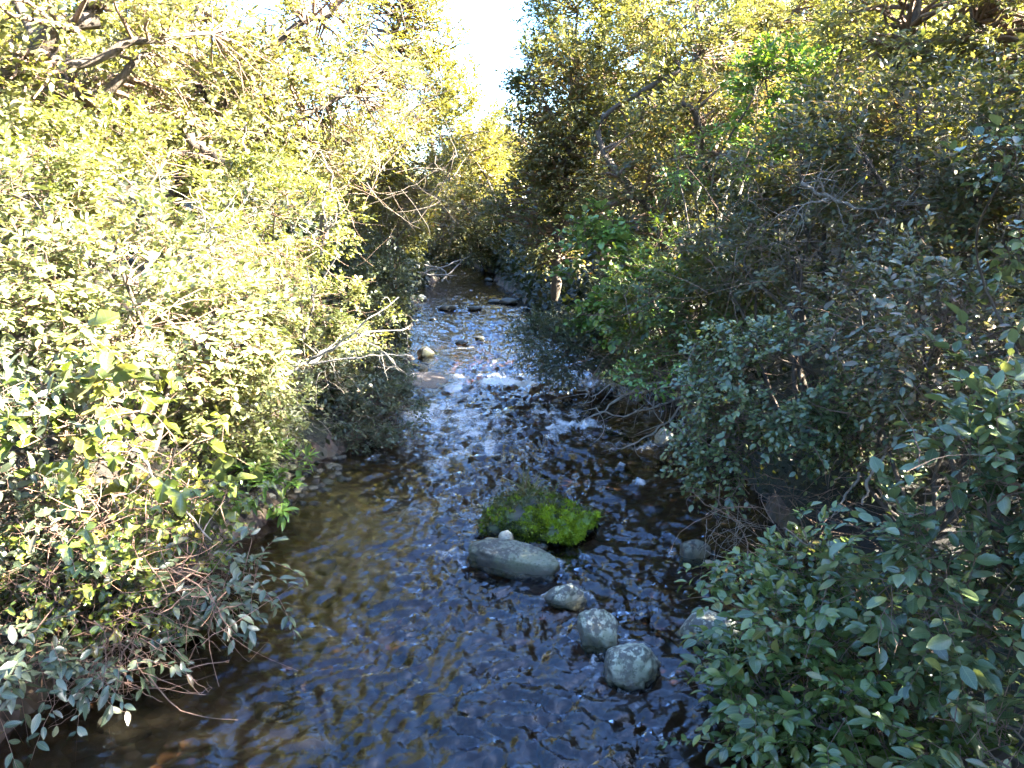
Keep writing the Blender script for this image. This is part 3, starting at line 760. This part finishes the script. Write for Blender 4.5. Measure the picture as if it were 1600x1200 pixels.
plant('shrub', 'shrub', 'tall dim shrub with dry brown twigs on the right bank', [(1300, 400, 150, 100, 6.8), (1180, 380, 110, 90, 7.8)],
      'mixed', .06, 4.5, 'mid', .45, k=8, group=GR, seed=29, gap=-0.25, twig=TWIGP, stem_r=.03, stems=8)
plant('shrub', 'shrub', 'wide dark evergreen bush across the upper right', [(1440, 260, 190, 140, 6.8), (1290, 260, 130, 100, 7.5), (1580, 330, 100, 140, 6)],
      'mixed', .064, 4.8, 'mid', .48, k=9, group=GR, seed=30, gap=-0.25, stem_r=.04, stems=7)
plant('shrub', 'shrub', 'light round-leaved sprig hanging in at the right picture edge', [(1575, 330, 50, 90, 3.6), (1590, 240, 30, 30, 3.6)],
      'blue', .055, 1.2, 'near', .7, True, 60, 6, GR, seed=31, stem_r=.012, stems=2, clump_n=2, base=(3.3, 3.9))
plant('tree', 'tree', 'shaded tree with a pale slanting trunk right of the sky gap', [(875, 180, 65, 110, 14), (838, 120, 30, 45, 14), (930, 230, 90, 90, 14), (860, 330, 80, 80, 14.5)],
      'mixed', .085, 7, 'far', .5, k=9, group=GF, seed=32, parts=TR, base=(1.35, 14.5), clump_n=8, bark=BARK,
      stem_paths=[([(868, 470, 14.4), (872, 380, 14.2), (873, 310, 14), (888, 240, 14), (905, 150, 14)], .085, .04), ([(950, 430, 14.8), (948, 300, 14.8), (955, 200, 15)], .06, .03), ([(888, 240, 14), (850, 160, 13.8), (825, 110, 13.8)], .04, .012)])
plant('tree', 'tree', 'tall feathery tree with golden light in its leaf colour rising out of the frame', [(910, 20, 70, 110, 16), (960, 90, 60, 70, 16), (900, -90, 60, 80, 16)],
      'yellow', .095, 7.5, 'far', .45, k=9, group=GF, seed=33, parts=TR, stem_r=.09, stems=3, base=(2.2, 16.5))  # yellow leaves stand in for warm sun on this crown
plant('tree', 'tree', 'mottled green tree filling the middle of the right bank', [(1070, 220, 120, 110, 11.5), (1010, 320, 90, 80, 11.5), (1130, 120, 110, 80, 12)],
      'mixed', .082, 4.6, 'far', .48, k=9, group=GF, seed=34, parts=TR, stem_r=.08, stems=5, clump_n=9)
plant('shrub', 'shrub', 'pale ferny light green shrub at the middle of the mottled tree', [(1068, 255, 35, 35, 9.5)],
      'bright', .06, 5, 'mid', .3, k=10, group=GR, seed=35, stem_r=.02, stems=3)
plant('sapling', 'sapling', 'vivid yellow-green sapling catching light at the upper right', [(1215, 150, 55, 70, 9.5), (1190, 220, 50, 40, 9.3)],
      'bright', .07, 6, 'mid', .5, k=8, group=GR, seed=36, stem_r=.03, stems=3)
plant('tree', 'tree', 'slim tree with blazing white-lit leaves at the top right', [(1335, 40, 35, 75, 10.5)],
      'lit', .07, 6, 'mid', .45, k=8, group=GF, seed=37, parts=TR, stem_r=.04, stems=2)
plant('tree', 'tree', 'dark trunked canopy tree in the top right corner', [(1480, 20, 150, 90, 9.5), (1600, 60, 90, 90, 9)],
      'yellow', .075, 4.6, 'mid', .5, k=8, group=GF, seed=38, parts=TR, base=(5.6, 9.6), bark=BARKD,  # warm light on the canopy carried by the yellow palette
      stem_paths=[([(1410, 330, 9.8), (1400, 180, 9.8), (1425, 40, 9.8), (1440, -80, 9.8)], .10, .05), ([(1560, 300, 9.6), (1540, 120, 9.6), (1520, -60, 9.6)], .09, .05)])
plant('tree', 'tree', 'thin grey half-bare tree on the skyline', [(1100, 30, 120, 70, 14), (1220, 20, 90, 80, 13), (1010, 60, 60, 60, 14.5)],
      'yellow', .09, 5.5, 'far', .45, k=8, group=GF, seed=39, parts=TR, stem_r=.06, stems=5, bark=BARKP)  # yellow palette imitates golden sunlight on the skyline crown

plant('sprig', 'branch', 'level sprig of yellow-green leaves above the bare arching branches', [(1030, 590, 55, 12, 7.2), (985, 585, 20, 8, 7.2)],
      'bright', .055, 5, 'near', .55, True, 200, 6, GR, seed=40, stem_r=.008, stems=2, clump_n=2, base=(2.5, 7.4), up=.1, droop=.05)

# ---------------- mossy boulder
g = GP(835, 852); base = np.array((g[0], g[1] + .30, 0.))
mr = link('mossy_boulder', None, None, base); tag(mr, 'broad moss-covered rock in midstream with grass growing on top', 'rock')
SZ = np.array((.46, .36, .23))
V, F = rock_verts(SZ, 8, 5, .30, 3, .12, .09)
V[:, 2] += .03
nrm = unit(V / SZ ** 2)
V = V + nrm * (.030 * fbm(V * 9, 4, 311))[:, None]
link('rock', mesh_from('rock', V, F, True, (ROCKBM,)), mr)
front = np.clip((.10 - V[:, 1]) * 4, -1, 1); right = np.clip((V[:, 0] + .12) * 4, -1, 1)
mn = fbm(V * 6.5 + 9, 4, 301)
mk = np.clip(1.5 * mn + .55 * nrm[:, 2] + .6 * front + .3 * right - .42 - 1.2 * np.clip((.07 - V[:, 2]) * 14, 0, 1), -1, 1)
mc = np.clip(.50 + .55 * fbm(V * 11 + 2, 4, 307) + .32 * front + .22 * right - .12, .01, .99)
Vm = V + nrm * (np.clip(mk, -.8, 1) * .026 + .012 * fbm(V * 26, 3, 305) * (mk > 0))[:, None]
moss_o = link('moss', mesh_from('moss', Vm, F, True, (MAT['moss'],), None, mc * .75), mr)
r = np.random.default_rng(55)
NM = 15000
idx = r.choice(np.where(mk > .0)[0], NM); pp = Vm[idx] + r.normal(size=(NM, 3)) * .006
dd = unit(nrm[idx] + r.normal(size=(NM, 3)) * .8); nn = unit(np.cross(dd, rand_dirs(NM, r)))
v_, f_, u_ = place_leaves(leaf_template('far', .45), pp, dd, nn, r.uniform(.010, .030, NM))
tag(link('moss_tufts', mesh_from('moss_tufts', v_, f_, False, (MAT['moss'],), None, np.repeat(np.clip(mc[idx] + r.normal(size=NM) * .16, .01, .99), 4)), moss_o), kind='stuff')
top = np.where((nrm[:, 2] > .5) & (V[:, 1] > -.12))[0]
left = np.where((V[:, 0] < -.15) & (V[:, 2] > .03))[0]
# grass blades and dry stems
def blades(n, pts, hmin, hmax, spread, w, bend):
    b = pts[r.integers(len(pts), size=n)]
    d = unit(r.normal(size=(n, 3)) * spread + np.array((0, 0, 1.))); h = r.uniform(hmin, hmax, n)
    m = b + d * h[:, None] * .6; e = m + unit(d * (1, 1, .3) + r.normal(size=(n, 3)) * .2) * h[:, None] * .5; e[:, 2] -= bend * h
    C = bez(b, m, e, 6); t = unit(np.gradient(C, axis=1)); sd = unit(np.cross(t, rand_dirs(n, r)[:, None]))
    ww = (w * np.array((.8, 1, .95, .75, .45, .05)))[None, :, None]
    Vb = np.stack([C - sd * ww, C + sd * ww], 2).reshape(-1, 3)
    a_ = (np.arange(n) * 12)[:, None] + np.arange(5)[None] * 2
    return Vb, np.stack([a_, a_ + 1, a_ + 3, a_ + 2], -1).reshape(-1, 4), n
hub = V[top]
Vb, Fb, n_ = blades(900, hub, .05, .18, .9, .0028, .35)
tag(link('grass', mesh_from('grass', Vb, Fb, True, (GRASSM,), None, np.repeat(r.random(n_), 12)), mr), kind='stuff')
tuft = V[top][np.argsort(np.abs(V[top][:, 0] + .06) + np.abs(V[top][:, 1] - .15))[:40]]
Vb, Fb, n_ = blades(60, tuft, .14, .30, .4, .004, .15)
tag(link('grass_tuft', mesh_from('grass_tuft', Vb, Fb, True, (MAT['yellow'],), None, np.repeat(r.random(n_), 12)), mr), kind='stuff')
n_ = 1600; ii = r.choice(np.concatenate([left, top]), n_)
pp = V[ii] + nrm[ii] * r.uniform(.0, .05, n_)[:, None]; dd = unit(nrm[ii] * .5 + r.normal(size=(n_, 3)) * .7); nn_ = unit(np.cross(dd, rand_dirs(n_, r)))
v_, f_, u_ = place_leaves(leaf_template('mid', .6), pp, dd, nn_, r.uniform(.018, .04, n_))
tag(link('cress_leaves', mesh_from('cress_leaves', v_, f_, False, (MAT['mixed'],), None, np.repeat(r.random(n_) * .7, 6)), mr), kind='stuff')

# ---------------- stones of the bed, the gravel at the left edge, sand
tmp = [mesh_from('stone', *rock_verts((1, .8, .55), 500 + q, 3 if q < 4 else 2, .25, 6), True, (m,)) for q, m in enumerate((ROCKB, ROCK, ROCKB, ROCKBM, ROCKP, ROCKP))]
r = np.random.default_rng(77)
def stone(x, y, z, s, q):
    o = link('stone', tmp[q], ground, (x, y, z)); o.scale = (s, s, s); o.rotation_euler = (r.uniform(-.3, .3), r.uniform(-.3, .3), r.uniform(0, 6.28))
for j in range(170):
    y = 2.6 + 9 * r.random() ** 1.6; l, rr = edges(y); x = r.uniform(l + .05, rr - .05)
    s = r.uniform(.05, .17); stone(x, y, gz(x, y) + s * .18, s, int(r.integers(4)))
for x, y, s in ((690, 1165, .13), (650, 1150, .10), (730, 1130, .12), (830, 1090, .10), (560, 1160, .09), (640, 1060, .08), (860, 1020, .09), (900, 1110, .09), (600, 900, .13), (500, 930, .12), (1010, 950, .11), (540, 850, .12)):
    p_ = GP(x, y, -.06); stone(p_[0], p_[1], -.035 - s * .45, s, int(r.integers(4)))
for j in range(110):
    x, y = r.uniform(395, 640), r.uniform(715, 800); p_ = GP(x, y)
    l, rr = edges(p_[1]); xx = l + r.normal() * .16 + .05; s = r.uniform(.025, .075)
    stone(xx, p_[1] + r.normal() * .2, max(gz(xx, p_[1]), -.02) + s * .15, s, int(r.integers(6)))
for j in range(60):
    y = r.uniform(9, 26); l, rr = edges(y); side = r.random() < .6
    x = (l if side else rr) + r.normal() * .2; s = r.uniform(.05, .16)
    stone(x, y, max(gz(x, y), -.05) + s * .1, s, int(r.integers(4)))
def sand(px, py, rx, ry, h, seed, nm):
    p_ = GP(px, py); V, F = ICO[4]; V = V.copy(); V[:, :2] *= (1 + .3 * fbm(V * 1.6 + seed, 3, seed))[:, None]
    V = V * np.array((rx, ry, h)); V[:, 2] += .004 * fbm(V * 20, 3, 5)
    o = link(nm, mesh_from(nm, V, F, True, (SAND,)), None, (p_[0], p_[1], -.012)); tag(o, 'orange-brown sand bar just showing by the small tan stone', None, None, 'structure')
sand(668, 592, .45, .55, .035, 3, 'sand_bar')

# ---------------- dead branches and sticks
def branch_thing(name, label, main, forks, mat, cat='branch', twigs=0, seed=0, sides=7):
    r = np.random.default_rng(seed); B = P(*main[0][0])
    root = link(name, None, None, B); tag(root, label, cat)
    allc = []
    for j, (pts, r0, r1) in enumerate([main] + forks):
        (Vt, Ft), C, R = polytube([P(*q) for q in pts], r0, r1, sides, 8, 1.2, seed + j)
        link('limb' if j == 0 else 'fork', mesh_from('limb', Vt - B, Ft, True, (mat,)), root); allc.append(C)
    if twigs:
        C = np.vstack(allc); k = r.integers(len(C), size=twigs); p0 = C[k]
        d = unit(r.normal(size=(twigs, 3)) + np.array((0, 0, .1))); ln = r.uniform(.06, .3, twigs)[:, None]
        m = p0 + d * ln * .6 + r.normal(size=p0.shape) * .03; e = p0 + d * ln + r.normal(size=p0.shape) * .08
        c5 = bez(p0, m, e, 6); Vt, Ft = tubes(c5, np.repeat(np.array((.004, .0035, .003, .0025, .002, .001))[None], twigs, 0), 4)
        tag(link('twigs', mesh_from('twigs', Vt - B, Ft, True, (mat,)), root), kind='stuff')
    return root
TWIGL = bark_mat('twig_silver', (.15, .13, .10), (.32, .29, .24), 30)
branch_thing('dead_branch', 'forked grey dead branch reaching over the stream from the left bank',
    ([(405, 598, 6.7), (455, 575, 7.0), (500, 556, 7.3), (560, 528, 7.6), (642, 512, 7.9)], 0.0252, 0.0050),
    [([(478, 565, 7.1), (520, 545, 7.0), (570, 505, 6.9), (622, 463, 6.9)], 0.0148, 0.0050), ([(455, 575, 7.0), (540, 560, 6.9), (600, 556, 7.0), (648, 556, 7.1)], 0.0126, 0.0037),
     ([(560, 528, 7.6), (585, 540, 7.5), (612, 560, 7.4), (622, 580, 7.4)], 0.0084, 0.0025), ([(425, 590, 6.8), (455, 592, 6.7), (478, 586, 6.6)], 0.0073, 0.0037), ([(500, 556, 7.3), (530, 530, 7.4), (548, 512, 7.4)], 0.0084, 0.0025)], TWIGL, seed=3, twigs=30)
branch_thing('bare_branch', 'bare arching branches dipping into the dark water at the right bank',
    ([(1160, 575, 7.6), (1090, 602, 7.4), (1010, 602, 7.3), (955, 632, 7.2), (905, 664, 7.1)], 0.0240, 0.0056),
    [([(1150, 600, 7.6), (1070, 618, 7.3), (1010, 640, 7.2), (965, 652, 7.1), (930, 636, 7.1)], 0.0150, 0.0042), ([(1140, 560, 7.6), (1070, 625, 7.3), (1040, 662, 7.2), (990, 692, 7.1), (950, 704, 7.0)], 0.0165, 0.0042),
     ([(1045, 655, 7.2), (1085, 688, 7.0), (1140, 700, 6.9)], 0.0105, 0.0028), ([(1030, 605, 7.3), (1020, 640, 7.2), (1040, 665, 7.1)], 0.0090, 0.0028), ([(990, 612, 7.3), (955, 600, 7.2), (925, 620, 7.2), (912, 600, 7.2)], 0.0075, 0.0028),
     ([(1070, 605, 7.3), (1075, 560, 7.3), (1090, 530, 7.3)], 0.0105, 0.0028)], TWIGP, seed=5, twigs=60)
branch_thing('dead_vine', 'pale twisted dead vine hanging down the left bank', ([(195, 690, 4.2), (232, 722, 4.15), (245, 760, 4.1), (290, 800, 4.05), (330, 846, 4.0)], .010, .004),
    [([(240, 735, 4.15), (205, 770, 4.1), (178, 775, 4.05), (185, 800, 4.0)], .006, .002), ([(240, 745, 4.15), (250, 775, 4.05), (232, 798, 4.0)], .005, .002), ([(150, 650, 4.2), (175, 672, 4.2), (195, 690, 4.2)], .01, .01)], TWIGP, seed=8, twigs=8)
branch_thing('stick', 'short straight whitish stick lying across the sunlit bank', ([(346, 450, 6.9), (380, 450, 6.9), (414, 449, 6.9)], .011, .009), [], TWIGP, 'stick', seed=9)
branch_thing('dead_sapling', 'pale dead forked stem standing in the low sunlit shrub', ([(472, 530, 8.4), (485, 490, 8.4), (488, 460, 8.4), (480, 420, 8.4)], .018, .008), [([(487, 470, 8.4), (500, 440, 8.3), (530, 400, 8.3)], .01, .004)], TWIGP, 'branch', seed=10, twigs=4)
branch_thing('dead_twigs', 'spray of white dead twigs poking out of the dazzling shrub', ([(290, 420, 6.2), (320, 370, 6.1), (345, 335, 6.1), (372, 300, 6.1)], .010, .003),
    [([(320, 370, 6.1), (318, 330, 6.0), (306, 300, 6.0)], .007, .002), ([(300, 400, 6.2), (345, 375, 6.0), (385, 360, 6.0)], .007, .002), ([(330, 355, 6.1), (355, 350, 6.), (370, 330, 6.)], .005, .002)], TWIGP, seed=11, twigs=30)
branch_thing('pale_stems', 'two crooked pale stems rising among the leaves left of the sky gap', ([(498, 400, 10.2), (512, 360, 10.2), (505, 320, 10.2), (520, 280, 10.2), (500, 240, 10.2)], .030, .014),
    [([(512, 360, 10.2), (530, 330, 10.1), (528, 300, 10.1)], .02, .008), ([(385, 300, 9), (392, 270, 9), (380, 240, 9), (388, 190, 9)], .03, .015)], BARKP, seed=12, twigs=20)
branch_thing('log', 'brown sunlit branch stub leaning behind the dazzling shrub', ([(300, 215, 8.4), (330, 232, 8.4), (362, 258, 8.3)], .055, .045), [], BARK, 'branch', seed=13)
branch_thing('stick', 'pale stick leaning in the dark hollow, the left of two', ([(1345, 738, 4.9), (1325, 770, 4.8), (1296, 812, 4.7)], .009, .006), [], TWIGP, 'stick', seed=14)
branch_thing('stick', 'pale stick leaning in the dark hollow, the right of two', ([(1385, 700, 4.9), (1362, 742, 4.8), (1345, 790, 4.7)], .012, .008), [], TWIGP, 'stick', seed=15)
branch_thing('brown_branch', 'dry silvery branch lying across the upper right foliage', ([(1255, 285, 6.4), (1300, 310, 6.3), (1345, 325, 6.2), (1400, 318, 6.2), (1440, 300, 6.2)], .018, .005),
    [([(1300, 310, 6.3), (1260, 320, 6.2), (1230, 345, 6.2)], .01, .003), ([(1290, 300, 6.3), (1275, 275, 6.3)], .01, .003)], TWIGP, seed=16, twigs=60)
branch_thing('driftwood', 'heap of grey driftwood on the left bank at the far bend', ([(636, 440, 26), (670, 425, 26), (720, 408, 26.5)], .05, .02),
    [([(640, 425, 26), (680, 430, 25.8), (715, 432, 25.6)], .04, .015), ([(650, 410, 26), (690, 420, 26), (700, 440, 25.6)], .035, .012), ([(690, 440, 25.6), (710, 420, 26), (735, 398, 26)], .03, .01)], TWIGP, seed=17, twigs=50)

# tangles of thin dry twigs that belong to particular shrubs
def tangle(root, px, py, rx, ry, D, n, ln, rad, mat, seed, down=.2, nm='dry_twigs'):
    r = np.random.default_rng(seed); B = np.array(root.location); c = P(px, py, D); k = D / FOC * 1.15
    p0 = c + np.stack([r.uniform(-1, 1, n) * rx * k, r.uniform(-.5, .5, n) * rx * k * .7, r.uniform(-1, 1, n) * ry * k], -1)
    d = unit(r.normal(size=(n, 3)) * np.array((1, .7, .6)) + np.array((0, 0, -down))); L = r.uniform(.4, 1.2, n)[:, None] * ln
    m = p0 + d * L * .5 + r.normal(size=p0.shape) * L * .16; e = p0 + d * L + r.normal(size=p0.shape) * L * .22
    C = bez(p0, m, e, 8); C[:, 1:] += r.normal(size=C[:, 1:].shape) * L[:, None] * .012
    C[..., 2] = np.maximum(C[..., 2], .015)
    Vt, Ft = tubes(C, rad * np.linspace(1, .35, 8)[None] * r.uniform(.6, 1.4, (n, 1)), 3)
    tag(link(nm, mesh_from(nm, Vt - B, Ft, True, (mat,)), root), kind='stuff')
tangle(PL[1], 150, 960, 190, 90, 3.7, 110, .45, .0035, TWIGR, 1, .35)
tangle(PL[2], 130, 850, 190, 70, 4.0, 130, .45, .0035, TWIGR, 2, .1)
tangle(PL[1], 160, 1030, 60, 60, 3.6, 60, .35, .003, TWIGR, 21, 1.)
tangle(PL[4], 90, 760, 120, 80, 4.0, 60, .4, .0035, TWIGR, 3, .1)
tangle(PL[24], 1200, 800, 110, 50, 5.0, 60, .45, .0035, TWIG, 4, .5)
tangle(PL[24], 1240, 640, 160, 100, 5.5, 60, .4, .0035, TWIG, 5, .1)
tangle(PL[24], 1140, 830, 40, 40, 4.9, 30, .4, .0025, TWIGP, 6, 1.)
tangle(PL[25], 1470, 600, 160, 130, 4.6, 90, .5, .004, TWIG, 7, .2)
tangle(PL[29], 1290, 370, 170, 90, 6.4, 120, .6, .004, TWIG, 8, .2)
tangle(PL[30], 1480, 330, 170, 130, 6.2, 80, .6, .004, TWIG, 9, .2)
tangle(PL[21], 1290, 960, 170, 160, 3.3, 60, .4, .003, TWIG, 10, .1)
tangle(PL[22], 1500, 860, 120, 170, 2.9, 50, .4, .003, TWIG, 11, .1)
tangle(PL[17], 630, 280, 70, 60, 15, 200, .8, .006, TWIGP, 12, .1)
tangle(PL[15], 480, 150, 200, 130, 10.8, 160, 1.0, .008, BARK, 13, .1)
tangle(PL[11], 430, 360, 130, 80, 9.6, 60, .6, .005, TWIG, 14, .1)
tangle(PL[5], 400, 430, 60, 40, 6.8, 80, .4, .005, TWIGR, 15, .1)
tangle(PL[9], 540, 600, 110, 60, 8.2, 70, .45, .005, TWIGP, 16, .1)
tangle(PL[28], 1060, 540, 120, 90, 8.2, 110, .6, .005, TWIG, 17, .2)

# ---------------- undergrowth on the banks and the woods behind
def cloud(name, label, pos, nrmv, L, pal, tmpl, aspect, seed, jit=.8):
    r = np.random.default_rng(seed); n = len(pos)
    nm = unit(nrmv + r.normal(size=(n, 3)) * jit); dr = unit(np.cross(nm, rand_dirs(n, r)))
    T = leaf_template(tmpl, aspect); v_, f_, u_ = place_leaves(T, pos, dr, nm, L)
    cv = np.clip(r.beta(2, 2.2, n) + .2 * noise(pos * .8, 19), .001, .985)
    o = link(name, mesh_from(name, v_, f_, False, (MAT[pal],), None, np.repeat(cv, len(T[0])))); tag(o, label, None, None, 'stuff')
    TOTAL['tris'] += len(f_); TOTAL['leaves'] += n
r = np.random.default_rng(99)
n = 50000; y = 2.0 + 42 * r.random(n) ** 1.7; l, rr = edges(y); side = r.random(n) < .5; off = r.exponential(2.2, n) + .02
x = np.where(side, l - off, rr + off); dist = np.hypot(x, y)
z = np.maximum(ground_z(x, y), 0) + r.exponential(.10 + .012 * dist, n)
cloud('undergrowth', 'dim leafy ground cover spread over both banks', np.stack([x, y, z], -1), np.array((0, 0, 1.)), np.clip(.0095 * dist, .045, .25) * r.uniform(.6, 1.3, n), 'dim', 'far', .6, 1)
def woods(name, label, sgn, pal, seed, nclump, o0, o1, hgt, y0=5, y1=60, lmin=.06):
    r = np.random.default_rng(seed)
    y = y0 + (y1 - y0) * r.random(nclump) ** 1.5; l, rr = edges(y); off = r.uniform(o0, o1, nclump) * (1 + y / 60)
    x = l - off if sgn < 0 else rr + off
    zt = hgt * (.75 + .5 * noise(np.stack([x * .35, y * .35], -1), seed)); z = ground_z(x, y) + zt * r.random(nclump) ** .7
    c = np.stack([x, y, z], -1); q = 18; sp = .32 + .008 * y
    dr = rand_dirs(nclump * q, r); p_ = np.repeat(c, q, 0) + dr * np.repeat(sp, q)[:, None] * r.random(nclump * q)[:, None] ** .4 * np.array((1, 1, .6))
    dist = np.linalg.norm(p_[:, :2], axis=1)
    cloud(name, label, p_, dr * .6 + np.array((0, 0, .6)), np.clip(.0088 * dist, lmin, .4) * r.uniform(.6, 1.3, len(p_)), pal, 'far', .55, seed)
woods('woodland', 'mass of sunlit woodland rising behind the left bank', -1, 'far', 201, 4200, 3.5, 14, 6.0)
woods('woodland', 'mass of dim woodland rising behind the right bank', 1, 'olive', 202, 4300, 3.0, 13, 4.9, 7)
woods('woodland', 'tall wood with golden light in its leaf colour on the skyline right of the sky gap', 1, 'yellow', 205, 2000, 3.1, 11, 8.5, 16, 31)  # golden sunlight painted through the yellow leaf palette
woods('thicket', 'dense shade-casting thicket added on the slope behind the large-leaved shrub at the right', 1, 'mixed', 204, 4400, 2.0, 6.5, 6.7, -6, 8, .14)  # mostly out of view; height and density set to shade the lower left bank
woods('woodland', 'distant wood beyond the bend of the stream', -1, 'far', 203, 1200, -6, 6, 5.0, 40, 75)

print('TRIS', TOTAL, len(bpy.data.objects))
